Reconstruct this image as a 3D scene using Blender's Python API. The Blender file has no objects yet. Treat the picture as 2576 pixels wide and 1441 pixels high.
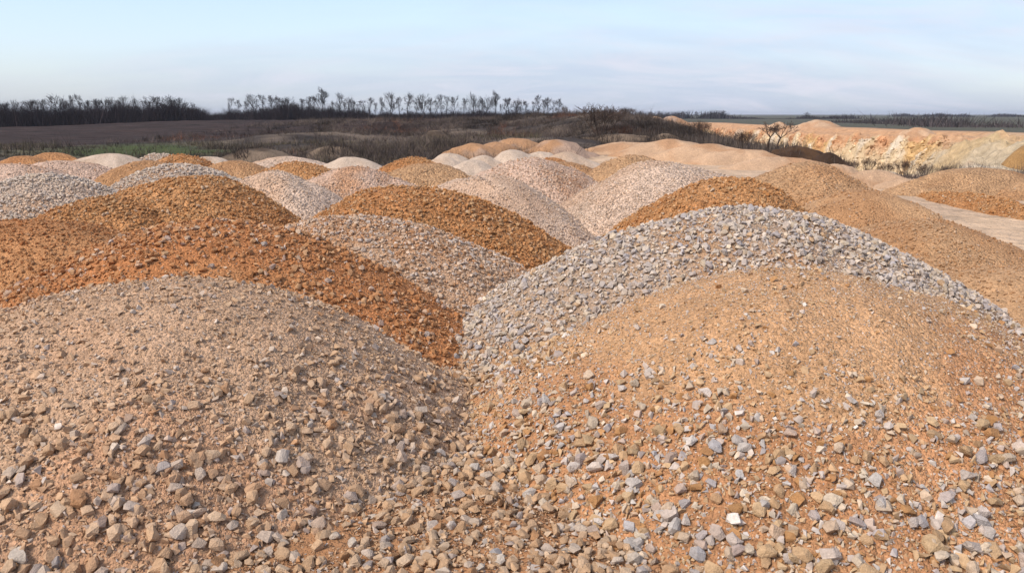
import bpy, bmesh, math, random, time
import numpy as np
from mathutils import Vector, Matrix

T0 = time.time()
rng = np.random.default_rng(11)
random.seed(5)
scene = bpy.context.scene
COL = scene.collection

# ------------------------------------------------------------------ camera
CAM_H = 2.2
F = 2061.0                    # focal length in pixels of a 2576 x 1441 view of the photograph
CU, CV, HOR = 1288.0, 720.5, 288.0
PITCH = math.atan((CV - HOR) / F)
cam_d = bpy.data.cameras.new('camera')
cam_d.sensor_width = 36.0
cam_d.lens = 36.0 * F / 2576.0
cam_d.clip_end = 9000.0
cam_d.clip_start = 0.05
cam = bpy.data.objects.new('camera', cam_d)
COL.objects.link(cam)
cam.location = (0, 0, CAM_H)
cam.rotation_euler = (math.pi / 2 - PITCH, 0, 0)
scene.camera = cam

# ------------------------------------------------------------------ sky and sun
SUN_DIR = Vector((-0.60, -0.40, 0.74)).normalized()
SUN_EL = math.asin(SUN_DIR.z)
SUN_ROT = math.atan2(SUN_DIR.x, SUN_DIR.y)
world = bpy.data.worlds.new('World')
scene.world = world
world.use_nodes = True
nt = world.node_tree
for n in list(nt.nodes):
    nt.nodes.remove(n)
def N(tree, kind, **kw):
    n = tree.nodes.new(kind)
    for k, v in kw.items():
        setattr(n, k, v)
    return n
w_out = N(nt, 'ShaderNodeOutputWorld')
w_bg = N(nt, 'ShaderNodeBackground')
w_bg.inputs['Strength'].default_value = 0.125
sky = N(nt, 'ShaderNodeTexSky', sky_type='NISHITA')
sky.sun_disc = False
sky.sun_elevation = SUN_EL
sky.sun_rotation = SUN_ROT
sky.altitude = 150
sky.air_density = 1.0
sky.dust_density = 1.6
sky.ozone_density = 1.5
tc = N(nt, 'ShaderNodeTexCoord')
sep = N(nt, 'ShaderNodeSeparateXYZ')
nt.links.new(tc.outputs['Generated'], sep.inputs[0])
def wmath(op, a, b=None):
    m = N(nt, 'ShaderNodeMath', operation=op)
    for i, s in enumerate((a, b)):
        if s is None:
            continue
        if isinstance(s, (int, float)):
            m.inputs[i].default_value = s
        else:
            nt.links.new(s, m.inputs[i])
    return m.outputs[0]
zz = wmath('ADD', wmath('MAXIMUM', sep.outputs[2], 0.0), 0.22)
comb = N(nt, 'ShaderNodeCombineXYZ')
nt.links.new(wmath('DIVIDE', sep.outputs[0], zz), comb.inputs[0])
nt.links.new(wmath('DIVIDE', sep.outputs[1], zz), comb.inputs[1])
def wnoise(scale, loc, rot, sc, detail, rough, dist):
    mp = N(nt, 'ShaderNodeMapping')
    mp.inputs['Location'].default_value = loc
    mp.inputs['Rotation'].default_value = rot
    mp.inputs['Scale'].default_value = sc
    nt.links.new(comb.outputs[0], mp.inputs[0])
    no = N(nt, 'ShaderNodeTexNoise')
    no.inputs['Scale'].default_value = scale
    no.inputs['Detail'].default_value = detail
    no.inputs['Roughness'].default_value = rough
    no.inputs['Distortion'].default_value = dist
    nt.links.new(mp.outputs[0], no.inputs['Vector'])
    return no.outputs['Fac']
def wramp(fac, a, b, lo=0.0, hi=1.0):
    mr = N(nt, 'ShaderNodeMapRange', interpolation_type='SMOOTHSTEP')
    mr.inputs['From Min'].default_value = a
    mr.inputs['From Max'].default_value = b
    mr.inputs['To Min'].default_value = lo
    mr.inputs['To Max'].default_value = hi
    nt.links.new(fac, mr.inputs['Value'])
    return mr.outputs[0]
veil = wramp(wnoise(0.55, (3.1, 0.4, 0), (0, 0, 0.25), (0.5, 1.0, 1), 5, 0.55, 0.3), 0.36, 0.66)
wisp = wramp(wnoise(1.9, (0.7, 5.3, 0), (0, 0, -0.30), (0.6, 1.3, 1), 9, 0.66, 1.2), 0.40, 0.68)
cl = wmath('MULTIPLY', veil, 0.38)
streak = wmath('MULTIPLY', wmath('MULTIPLY', wisp, veil), 1.0)
cl = wmath('ADD', cl, 0.50)
mix = N(nt, 'ShaderNodeMix', data_type='RGBA')
nt.links.new(cl, mix.inputs['Factor'])
nt.links.new(sky.outputs[0], mix.inputs[6])
mix.inputs[7].default_value = (1.95, 2.25, 2.95, 1)
mix2 = N(nt, 'ShaderNodeMix', data_type='RGBA')
nt.links.new(wmath('MULTIPLY', streak, 0.75), mix2.inputs['Factor'])
nt.links.new(mix.outputs[2], mix2.inputs[6])
mix2.inputs[7].default_value = (3.05, 3.0, 3.35, 1)
nt.links.new(mix2.outputs[2], w_bg.inputs['Color'])
nt.links.new(w_bg.outputs[0], w_out.inputs['Surface'])

sun_d = bpy.data.lights.new('sun', 'SUN')
sun_d.energy = 2.05
sun_d.angle = math.radians(20.0)
sun_d.color = (1.0, 0.885, 0.775)
sun = bpy.data.objects.new('sun', sun_d)
COL.objects.link(sun)
sun.location = (-30, -20, 40)
sun.rotation_euler = (-SUN_DIR).to_track_quat('-Z', 'Y').to_euler()

scene.view_settings.view_transform = 'Standard'
scene.view_settings.look = 'None'
scene.view_settings.gamma = 1.0
scene.view_settings.exposure = 1.16
scene.view_settings.use_curve_mapping = False
scene.cycles.max_bounces = 5
scene.cycles.diffuse_bounces = 3
scene.cycles.glossy_bounces = 1
scene.cycles.use_adaptive_sampling = True

# ------------------------------------------------------------------ helpers
def at(u, v, Y):
    """point at forward distance Y on the line of sight through pixel (u, v)"""
    up = (CV - v) / F
    t = Y / (math.cos(PITCH) + math.sin(PITCH) * up)
    return ((u - CU) / F * t, Y, CAM_H + t * (-math.sin(PITCH) + math.cos(PITCH) * up))
def project(P):
    x, y, z = P[:, 0], P[:, 1], P[:, 2] - CAM_H
    f = y * math.cos(PITCH) - z * math.sin(PITCH)
    up = y * math.sin(PITCH) + z * math.cos(PITCH)
    f = np.maximum(f, 1e-3)
    return CU + F * x / f, CV - F * up / f, f

def _hash(ix, iy, seed):
    h = (ix.astype(np.int64) * 374761393 + iy.astype(np.int64) * 668265263 + seed * 974711) & 0xFFFFFFFF
    h = ((h ^ (h >> 13)) * 1274126177) & 0xFFFFFFFF
    h = ((h ^ (h >> 16)) * 2246822519) & 0xFFFFFFFF
    return ((h ^ (h >> 15)) & 0xFFFFFF) / float(0xFFFFFF)
def vnoise(x, y, seed=0):
    x = np.asarray(x, float); y = np.asarray(y, float)
    ix, iy = np.floor(x), np.floor(y)
    fx, fy = x - ix, y - iy
    fx = fx * fx * (3 - 2 * fx); fy = fy * fy * (3 - 2 * fy)
    a = _hash(ix, iy, seed); b = _hash(ix + 1, iy, seed)
    c = _hash(ix, iy + 1, seed); d = _hash(ix + 1, iy + 1, seed)
    return (a * (1 - fx) + b * fx) * (1 - fy) + (c * (1 - fx) + d * fx) * fy
def fbm(x, y, seed=0, oct=4, gain=0.5):
    s, amp, tot = 0.0, 1.0, 0.0
    x = np.asarray(x, float); y = np.asarray(y, float)
    for o in range(oct):
        s = s + amp * vnoise(x * 2 ** o + 17.3 * o, y * 2 ** o - 9.1 * o, seed + o)
        tot += amp; amp *= gain
    return s / tot
def sstep(a, b, x):
    t = np.clip((np.asarray(x, float) - a) / (b - a), 0, 1)
    return t * t * (3 - 2 * t)
def lin(r, g, b, k=0.64):
    m = (r + g + b) / 3; w = .86
    r, g, b = m + (r - m) * w, m + (g - m) * w, m + (b - m) * w - 1.5
    f = lambda c: ((c / 255 + 0.055) / 1.055) ** 2.4 if c > 10 else c / 255 / 12.92
    return np.array([f(r), f(g), f(b)]) * k

def mesh_from(name, V, T, mat=None, col=None, smooth=False):
    """V (n,3), T (m,3 or 4) numpy -> mesh"""
    me = bpy.data.meshes.new(name)
    V = np.asarray(V, np.float32); T = np.asarray(T, np.int32)
    k = T.shape[1]
    me.vertices.add(len(V)); me.vertices.foreach_set('co', V.ravel())
    me.loops.add(T.size); me.loops.foreach_set('vertex_index', T.ravel())
    me.polygons.add(len(T)); me.polygons.foreach_set('loop_start', np.arange(0, T.size, k, dtype=np.int32))
    me.update(calc_edges=True)
    if not smooth:
        me.shade_flat()
    if col is not None:
        a = me.color_attributes.new('Col', 'FLOAT_COLOR', 'POINT')
        c4 = np.ones((len(V), 4), np.float32); c4[:, :3] = col
        a.data.foreach_set('color', c4.ravel())
    if mat is not None:
        me.materials.append(mat)
    return me
def obj(name, me, parent=None, loc=None, kind=None, label=None, cat=None, group=None):
    o = bpy.data.objects.new(name, me)
    COL.objects.link(o)
    if parent is not None:
        o.parent = parent
    if loc is not None:
        o.location = loc
    if kind: o['kind'] = kind
    if label: o['label'] = label
    if cat: o['category'] = cat
    if group: o['group'] = group
    return o

# ------------------------------------------------------------------ materials
def new_mat(name, rough=0.95):
    m = bpy.data.materials.new(name)
    m.use_nodes = True
    b = m.node_tree.nodes['Principled BSDF']
    b.inputs['Roughness'].default_value = rough
    b.inputs['Specular IOR Level'].default_value = 0.15
    return m, m.node_tree, b
def noise_node(t, scale, detail=4, rough=0.55, coord='Object', dim=None):
    c = N(t, 'ShaderNodeTexCoord')
    n = N(t, 'ShaderNodeTexNoise')
    n.inputs['Scale'].default_value = scale
    n.inputs['Detail'].default_value = detail
    n.inputs['Roughness'].default_value = rough
    t.links.new(c.outputs[coord], n.inputs['Vector'])
    return n.outputs['Fac']
def voro_node(t, scale, coord='Object', feature='F1'):
    c = N(t, 'ShaderNodeTexCoord')
    n = N(t, 'ShaderNodeTexVoronoi', feature=feature)
    n.inputs['Scale'].default_value = scale
    t.links.new(c.outputs[coord], n.inputs['Vector'])
    return n
def maprange(t, fac, a, b, lo, hi):
    mr = N(t, 'ShaderNodeMapRange')
    mr.inputs['From Min'].default_value = a; mr.inputs['From Max'].default_value = b
    mr.inputs['To Min'].default_value = lo; mr.inputs['To Max'].default_value = hi
    t.links.new(fac, mr.inputs['Value'])
    return mr.outputs[0]
def mul_col(t, col, fac):
    m = N(t, 'ShaderNodeMix', data_type='RGBA', blend_type='MULTIPLY')
    m.inputs['Factor'].default_value = 1.0
    t.links.new(col, m.inputs[6]); t.links.new(fac, m.inputs[7])
    return m.outputs[2]
def mth(t, op, a, b):
    m = N(t, 'ShaderNodeMath', operation=op)
    for i, s in enumerate((a, b)):
        if isinstance(s, (int, float)): m.inputs[i].default_value = s
        else: t.links.new(s, m.inputs[i])
    return m.outputs[0]
def bump(t, b, h, dist, strength=1.0):
    bp = N(t, 'ShaderNodeBump')
    bp.inputs['Strength'].default_value = strength
    bp.inputs['Distance'].default_value = dist
    t.links.new(h, bp.inputs['Height'])
    t.links.new(bp.outputs[0], b.inputs['Normal'])
    return bp

# loose mineral fines: colour from the mesh, grain from cells of two sizes
def fines_material(name, s_big, s_small, lo=0.62, hi=1.36, dist=0.02):
    m, t, b = new_mat(name)
    a = N(t, 'ShaderNodeAttribute', attribute_name='Col')
    v1 = voro_node(t, s_big); v2 = voro_node(t, s_small)
    s1 = N(t, 'ShaderNodeSeparateColor'); t.links.new(v1.outputs['Color'], s1.inputs[0])
    s2 = N(t, 'ShaderNodeSeparateColor'); t.links.new(v2.outputs['Color'], s2.inputs[0])
    f1 = maprange(t, s1.outputs[0], 0, 1, lo, hi)
    f2 = maprange(t, s2.outputs[0], 0, 1, lo, hi)
    f = mth(t, 'MULTIPLY', f1, f2)
    f = mth(t, 'MULTIPLY', f, maprange(t, noise_node(t, 1.7), 0.3, 0.7, 0.88, 1.12))
    t.links.new(mul_col(t, a.outputs['Color'], f), b.inputs['Base Color'])
    h = mth(t, 'ADD', mth(t, 'MULTIPLY', v1.outputs['Distance'], -1.0), mth(t, 'MULTIPLY', v2.outputs['Distance'], -0.45))
    bump(t, b, h, dist)
    return m
M_fines_near = fines_material('crushed_fines', 42, 105, 0.80, 1.20, 0.014)
M_fines_far = fines_material('crushed_gravel', 21, 48, 0.74, 1.26, 0.045)
M_fines_mid = fines_material('crushed_screenings', 34, 78, 0.82, 1.18, 0.022)
M_sand = fines_material('screenings', 30, 80, 0.86, 1.14, 0.02)

def stone_material(name, single):
    m, t, b = new_mat(name)
    if single:
        a = N(t, 'ShaderNodeObjectInfo')
    else:
        a = N(t, 'ShaderNodeAttribute', attribute_name='Col')
    n1 = noise_node(t, 3.2 if single else 45, 5, 0.65)
    n2 = noise_node(t, 11 if single else 170, 3, 0.6)
    f = mth(t, 'MULTIPLY', maprange(t, n1, 0.3, 0.7, 0.80, 1.18), maprange(t, n2, 0.3, 0.7, 0.88, 1.12))
    t.links.new(mul_col(t, a.outputs['Color'], f), b.inputs['Base Color'])
    bump(t, b, n2, 0.05 if single else 0.003, 0.45)
    return m
M_stone = stone_material('broken_stone', False)
M_stone_one = stone_material('broken_stone_single', True)

def attr_material(name, nscale, lo, hi, bscale=None, bdist=0.05, rough=0.95, detail=5):
    m, t, b = new_mat(name, rough)
    a = N(t, 'ShaderNodeAttribute', attribute_name='Col')
    f = maprange(t, noise_node(t, nscale, detail, 0.62), 0.28, 0.72, lo, hi)
    t.links.new(mul_col(t, a.outputs['Color'], f), b.inputs['Base Color'])
    if bscale:
        bump(t, b, noise_node(t, bscale, 6, 0.65), bdist)
    return m
M_ground = attr_material('earth', 1.3, 0.72, 1.3, 2.2, 0.35)
M_plough, t_, b_ = new_mat('ploughed_earth')
_a = N(t_, 'ShaderNodeAttribute', attribute_name='Col'); _c = N(t_, 'ShaderNodeTexCoord'); _m = N(t_, 'ShaderNodeMapping')
_m.inputs['Scale'].default_value = (.14, .42, .42); t_.links.new(_c.outputs['Object'], _m.inputs[0])
_n = N(t_, 'ShaderNodeTexNoise'); _n.inputs['Scale'].default_value = .9; _n.inputs['Detail'].default_value = 8; _n.inputs['Roughness'].default_value = .75
t_.links.new(_m.outputs[0], _n.inputs['Vector'])
t_.links.new(mul_col(t_, _a.outputs['Color'], maprange(t_, _n.outputs['Fac'], .34, .66, .30, 1.9)), b_.inputs['Base Color'])
bump(t_, b_, _n.outputs['Fac'], .5)
M_twig = attr_material('dry_twigs', 0.5, 0.7, 1.3)
M_rock = attr_material('quarry_rock', 1.1, 0.7, 1.3, 2.0, 0.25)
M_bark, t_, b_ = new_mat('bark')
b_.inputs['Base Color'].default_value = (0.050, 0.040, 0.040, 1)
t_.links.new(mul_col(t_, N(t_, 'ShaderNodeRGB').outputs[0], maprange(t_, noise_node(t_, 3.0), 0.3, 0.7, 0.6, 1.4)), b_.inputs['Base Color'])
[n for n in t_.nodes if n.type == 'RGB'][0].outputs[0].default_value = (0.032, 0.025, 0.027, 1)
M_bark2 = M_bark.copy(); M_bark2.name = 'brown_bark'
[n for n in M_bark2.node_tree.nodes if n.type == 'RGB'][0].outputs[0].default_value = (0.085, 0.058, 0.045, 1)

# ------------------------------------------------------------------ terrain
PIT = np.array([(13, 30.5), (15, 48), (20, 90), (33, 190), (50, 228), (53, 150), (56, 122), (59, 106), (57, 88), (51, 60), (45, 42), (37, 30.5)], float)
PIT_W = np.array([7, 8, 9, 6, 4.5, 4.0, 4.5, 9, 17, 16, 12, 8], float)
PIT_B = np.array([0, 0, 0.2, 0.8, 1, 1, 1, 0.6, 0.1, 0, 0, 0], float)      # where a sandy bench runs along the rim
def pit_field(x, y):
    """distance inside the pit rim (negative outside), wall width and bench share of the nearby edges"""
    inside = np.zeros(x.shape, bool)
    dmin = np.full(x.shape, 1e9); ws = np.zeros(x.shape); wb = np.zeros(x.shape); wt = np.zeros(x.shape)
    n = len(PIT)
    for i in range(n):
        ax, ay = PIT[i]; bx, by = PIT[(i + 1) % n]
        ex, ey = bx - ax, by - ay
        s = np.clip(((x - ax) * ex + (y - ay) * ey) / (ex * ex + ey * ey), 0, 1)
        d = np.hypot(x - ax - s * ex, y - ay - s * ey)
        w = 1 / (d + 0.8) ** 3
        ws += w * PIT_W[i]; wb += w * PIT_B[i]; wt += w
        dmin = np.minimum(dmin, d)
        c = (ay > y) != (by > y)
        xi = ax + (y - ay) * ex / (ey if abs(ey) > 1e-9 else 1e-9)
        inside ^= c & (x < xi)
    return np.where(inside, dmin, -dmin), ws / wt, wb / wt
def terrain(x, y, want=False):
    x = np.asarray(x, float); y = np.asarray(y, float)
    rise = 1.15 * sstep(60, 150, y) * sstep(-95, -45, x) * (1 - sstep(8, 26, x)) * (1 - sstep(320, 700, y))
    # overgrown spoil bank
    bank = sstep(38, 60, y) * (1 - sstep(95, 140, y)) * sstep(-32, -10, x + (y - 60) * 0.18) * (1 - sstep(12, 19, x))
    bumps = fbm(x / 9.0, y / 9.0, 40, 3)
    z = rise + bank * (0.10 + 2.0 * (bumps - 0.32) + 1.0 * sstep(-4, 9, x) * sstep(60, 85, y))
    z = z + 0.03 * (fbm(x / 3.0, y / 3.0, 3, 3) - 0.5)
    z = z + 0.30 * (fbm(x / 14, y / 14, 8, 3) - 0.5) * sstep(45, 70, y)
    d, w, bshare = pit_field(x, y)
    d = d + 2.2 * (fbm(x / 6, y / 6, 21, 4) - 0.5) * sstep(28, 60, y)
    bench = bshare * 7.0
    t0 = sstep(0, 2.5, d) * 0.7 * bshare
    t1 = sstep(0, 1, (d - bench) / w)
    rough = fbm(x / 2.6, y / 2.6, 31, 4, .6) - 0.5
    rough = rough + .5 * np.round(fbm(x / 1.7, y / 1.7, 36, 2) * 5) / 5 - .25
    z = z - t0 - t1 * 7.2 + np.clip(d, 0, 1) * rough * (0.5 + 1.6 * (t1 > 0) * (t1 < 1))
    if want:
        return z, d, w, bshare, t1, bank, rise
    return z

def lines(*segs):
    out = []
    for a, b, s in segs:
        out += list(np.arange(a, b - 1e-6, s))
    return np.array(out + [segs[-1][1]], float)
gx = np.concatenate([-np.geomspace(4000, 130, 14), lines((-118, -62, 3.5), (-62, -24, 0.9), (-24, 40, 0.6), (40, 62, 0.42), (62, 120, 3.0)), np.geomspace(134, 4000, 14)])
gy = np.concatenate([lines((-30, 0, 5), (0, 60, 0.5), (60, 86, .7), (86, 160, 0.48), (160, 235, 0.9), (235, 420, 6)), np.geomspace(450, 8000, 16)])
GX, GY = np.meshgrid(gx, gy)
GZ, PD, PW, PB, PT, BANK, RISE = terrain(GX, GY, True)
nxg, nyg = len(gx), len(gy)

def zone_colour(x, y, d, w, bshare, t1, bank):
    sand = lin(246, 208, 170); sand2 = lin(232, 196, 162); orange = lin(196, 128, 72)
    n1 = fbm(x / 5, y / 5, 51, 4); n2 = fbm(x / 1.3, y / 1.3, 55, 3)
    C = np.zeros(x.shape + (3,))
    m = sstep(0.45, 0.62, n1)[..., None]
    C[:] = sand * (1 - m) + sand2 * m
    m = sstep(0.62, 0.74, n2 * 0.5 + n1 * 0.5)[..., None] * (0.15 + 0.45 * (1 - sstep(24, 30, y)))[..., None]
    C = C * (1 - m) + orange * m
    # orange soil under the near piles
    m = (1 - sstep(7.5, 9, y))[..., None]
    C = C * (1 - m) + lin(198, 142, 98) * m
    # rough pasture and the ploughed field
    scrub = np.array([0.042, 0.032, 0.027]); dry = np.array([0.105, 0.080, 0.060])
    m = sstep(0.40, 0.64, fbm(x / 4, y / 7, 61, 4))[..., None]
    sc = scrub * (1 - m) + dry * m
    edge = y + 3.0 * (fbm(x / 7, y / 7, 64, 3) - 0.5)
    veg = sstep(33.5, 36.5, edge - 9.0 * sstep(0, 6, x)) * (1 - sstep(12, 19, x - (y - 40) * 0.085))
    C = C * (1 - veg[..., None]) + sc * veg[..., None]
    plough_line = 46 + 22 * sstep(-36, -27, x) + 26 * sstep(-24, -6, x)
    pl = sstep(0, 4, y - plough_line + 5 * (n1 - 0.5)) * (1 - sstep(-14, 0, x - (y - 60) * 0.05)) * (1 - sstep(215, 230, y))
    row = 0.82 + 0.36 * fbm(x / 9, y / 1.3, 71, 3)
    plc = np.array([0.030, 0.019, 0.016])[None, None, :] * row[..., None] if x.ndim == 2 else np.array([0.030, 0.019, 0.016])
    C = C * (1 - pl[..., None]) + plc * pl[..., None]
    # green verge
    gv = sstep(41, 44, y) * (1 - sstep(0, 5, y - plough_line + 2)) * np.maximum(np.exp(-((x + 24 + (y - 52) * .35) / 5.5) ** 2 - ((y - 53) / 9) ** 2) * 1.3, np.exp(-((x + 19.5) / 3.6) ** 2 - ((y - 48) / 3.4) ** 2) * 1.3)
    gv = np.clip(gv * (.5 + fbm(x / 3, y / 3, 75, 3)), 0, 1)
    C = C * (1 - gv[..., None]) + np.array([0.058, 0.074, 0.022]) * gv[..., None]
    # far fields
    ff = np.maximum(sstep(228, 245, y), sstep(44, 50, x) * sstep(-9, -4, -d - 9 + 3 * (n1 - .5)) * sstep(45, 60, y))
    C = C * (1 - ff[..., None]) + np.array([0.080, 0.079, 0.058]) * ff[..., None]
    # quarry
    pale = lin(240, 210, 166); yel = lin(234, 188, 124); red = lin(224, 160, 112); grey = lin(214, 192, 158); ben = lin(226, 172, 126); white = lin(242, 222, 194)
    q1 = fbm(x / 5.5, y / 5.5, 81, 4); q2 = fbm(x / 2.2, y / 2.2, 85, 3)
    wall = pale * (1 - sstep(0.45, 0.6, q1))[..., None] + yel * sstep(0.45, 0.6, q1)[..., None]
    m = sstep(0.55, 0.68, q2)[..., None]; wall = wall * (1 - m) + white * m
    m = (sstep(0.50, 0.62, 1 - q2) * (1 - sstep(0.05, 0.5, t1)))[..., None]; wall = wall * (1 - m) + red * m
    far_red = sstep(140, 190, y)[..., None] * 0.75
    wall = wall * (1 - far_red) + red * far_red
    soft = sstep(6, 12, w)[..., None]
    gr = grey * (1 - sstep(0.5, 0.65, q1)[..., None]) + lin(216, 186, 140) * sstep(0.5, 0.65, q1)[..., None]
    wall = wall * (1 - soft) + gr * soft
    b = (bshare * (t1 < 0.03))[..., None]
    inside = wall * (1 - b) + ben * b
    dp = sstep(-0.4, 0.6, d)[..., None]
    C = C * (1 - dp) + inside * dp
    rim = (sstep(-6, -3, d) * (1 - sstep(-0.4, 0.6, d)) * bshare)[..., None]
    C = C * (1 - rim) + ben * rim
    return C, pl, veg, gv, ff, dp[..., 0]
GC, Zpl, Zveg, Zgv, Zff, Zpit = zone_colour(GX, GY, PD, PW, PB, PT, BANK)
# rough clods of the ploughed land
GZ = GZ + Zpl * 0.32 * (fbm(GX / 2.6, GY / 1.1, 91, 3) - 0.5)

V = np.stack([GX, GY, GZ], -1).reshape(-1, 3); C = GC.reshape(-1, 3)
idx = np.arange(nxg * nyg).reshape(nyg, nxg)
Q = np.stack([idx[:-1, :-1], idx[:-1, 1:], idx[1:, 1:], idx[1:, :-1]], -1).reshape(-1, 4)
fm = lambda A: (A[:-1, :-1] + A[1:, 1:] + A[1:, :-1] + A[:-1, 1:]).ravel() / 4
zone = np.zeros(len(Q), int)
cx, cy = fm(GX), fm(GY)
zone[fm(Zveg) > 0.5] = 1
zone[fm(Zgv) > 0.5] = 3
zone[fm(Zpl) > 0.5] = 2
zone[fm(Zff) > 0.5] = 4
zone[fm(Zpit) > 0.5] = 5
track = np.abs(cx - np.interp(cy, [8, 14.5, 17, 21, 24, 30, 36, 40], [12, 9.5, 9.0, 9.6, 9.4, 9.5, 8.8, 6.5])) < 1.9
zone[(zone == 0) & track & (cy > 8) & (cy < 40)] = 6
ZN = ['ground', 'overgrown_terrain', 'ploughed_field', 'grass_land', 'far_field', 'quarry_terrain', 'dirt_road']
ZOBJ = {}
for zi, nm in enumerate(ZN):
    q = Q[zone == zi]
    if not len(q):
        continue
    used, inv = np.unique(q.ravel(), return_inverse=True)
    me = mesh_from(nm, V[used], inv.reshape(-1, 4), M_plough if zi in (1, 2) else M_ground, C[used], smooth=(zi != 5))
    ZOBJ[nm] = obj(nm, me, kind='structure')
print('terrain', len(Q) * 2, round(time.time() - T0, 1))

# ------------------------------------------------------------------ stone shapes
def hull(npts, seed, flat=(1.0, 0.78, 0.6), spread=0.15):
    r = random.Random(seed)
    bm = bmesh.new()
    for k in range(npts):
        while True:
            p = Vector((r.uniform(-1, 1), r.uniform(-1, 1), r.uniform(-1, 1)))
            if 0.2 < p.length < 1: break
        p = p.normalized() * (1 + r.uniform(-spread, spread))
        # blocky, broken stone rather than an egg
        p = Vector([math.copysign(abs(c) ** 0.78, c) for c in p])
        bm.verts.new((p.x * flat[0] * 0.5, p.y * flat[1] * 0.5, p.z * flat[2] * 0.5))
    res = bmesh.ops.convex_hull(bm, input=bm.verts)
    bmesh.ops.delete(bm, geom=[g for g in res['geom_interior'] if isinstance(g, bmesh.types.BMVert)], context='VERTS')
    bmesh.ops.triangulate(bm, faces=bm.faces)
    bm.verts.ensure_lookup_table()
    bm.normal_update()
    V = np.array([v.co[:] for v in bm.verts]); T = np.array([[v.index for v in f.verts] for f in bm.faces])
    bm.free()
    return V, T
def rflat(r): return (1.0, r.uniform(0.6, 0.95), r.uniform(0.42, 0.8))
_r = random.Random(3)
BIG = [hull(_r.randint(15, 20), 100 + i, rflat(_r)) for i in range(22)]
MID = [hull(_r.randint(8, 10), 200 + i, rflat(_r)) for i in range(22)]
SMALL = [hull(6, 300 + i, rflat(_r), 0.1) for i in range(14)]
BIG_ME = [mesh_from('stone_shape', v, t, M_stone_one) for v, t in BIG]

def frames(nrm, tilt):
    n = nrm + rng.normal(0, tilt, nrm.shape)
    n /= np.linalg.norm(n, axis=1)[:, None]
    t = rng.normal(0, 1, nrm.shape)
    t -= (t * n).sum(1)[:, None] * n
    t /= np.linalg.norm(t, axis=1)[:, None]
    return np.stack([t, np.cross(n, t), n], -1)       # columns
def join_stones(P, S, R, Cc, shapes):
    Vs, Ts, Cs, off = [], [], [], 0
    pick = rng.integers(0, len(shapes), len(P))
    for k, (sv, st) in enumerate(shapes):
        m = pick == k
        if not m.any(): continue
        vv = np.einsum('nij,vj->nvi', R[m], sv) * S[m][:, None, None] + P[m][:, None, :]
        n = m.sum()
        Vs.append(vv.reshape(-1, 3))
        Ts.append((st[None] + (np.arange(n) * len(sv))[:, None, None]).reshape(-1, 3) + off)
        Cs.append(np.repeat(Cc[m], len(sv), 0))
        off += n * len(sv)
    return np.concatenate(Vs), np.concatenate(Ts), np.concatenate(Cs)

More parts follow.
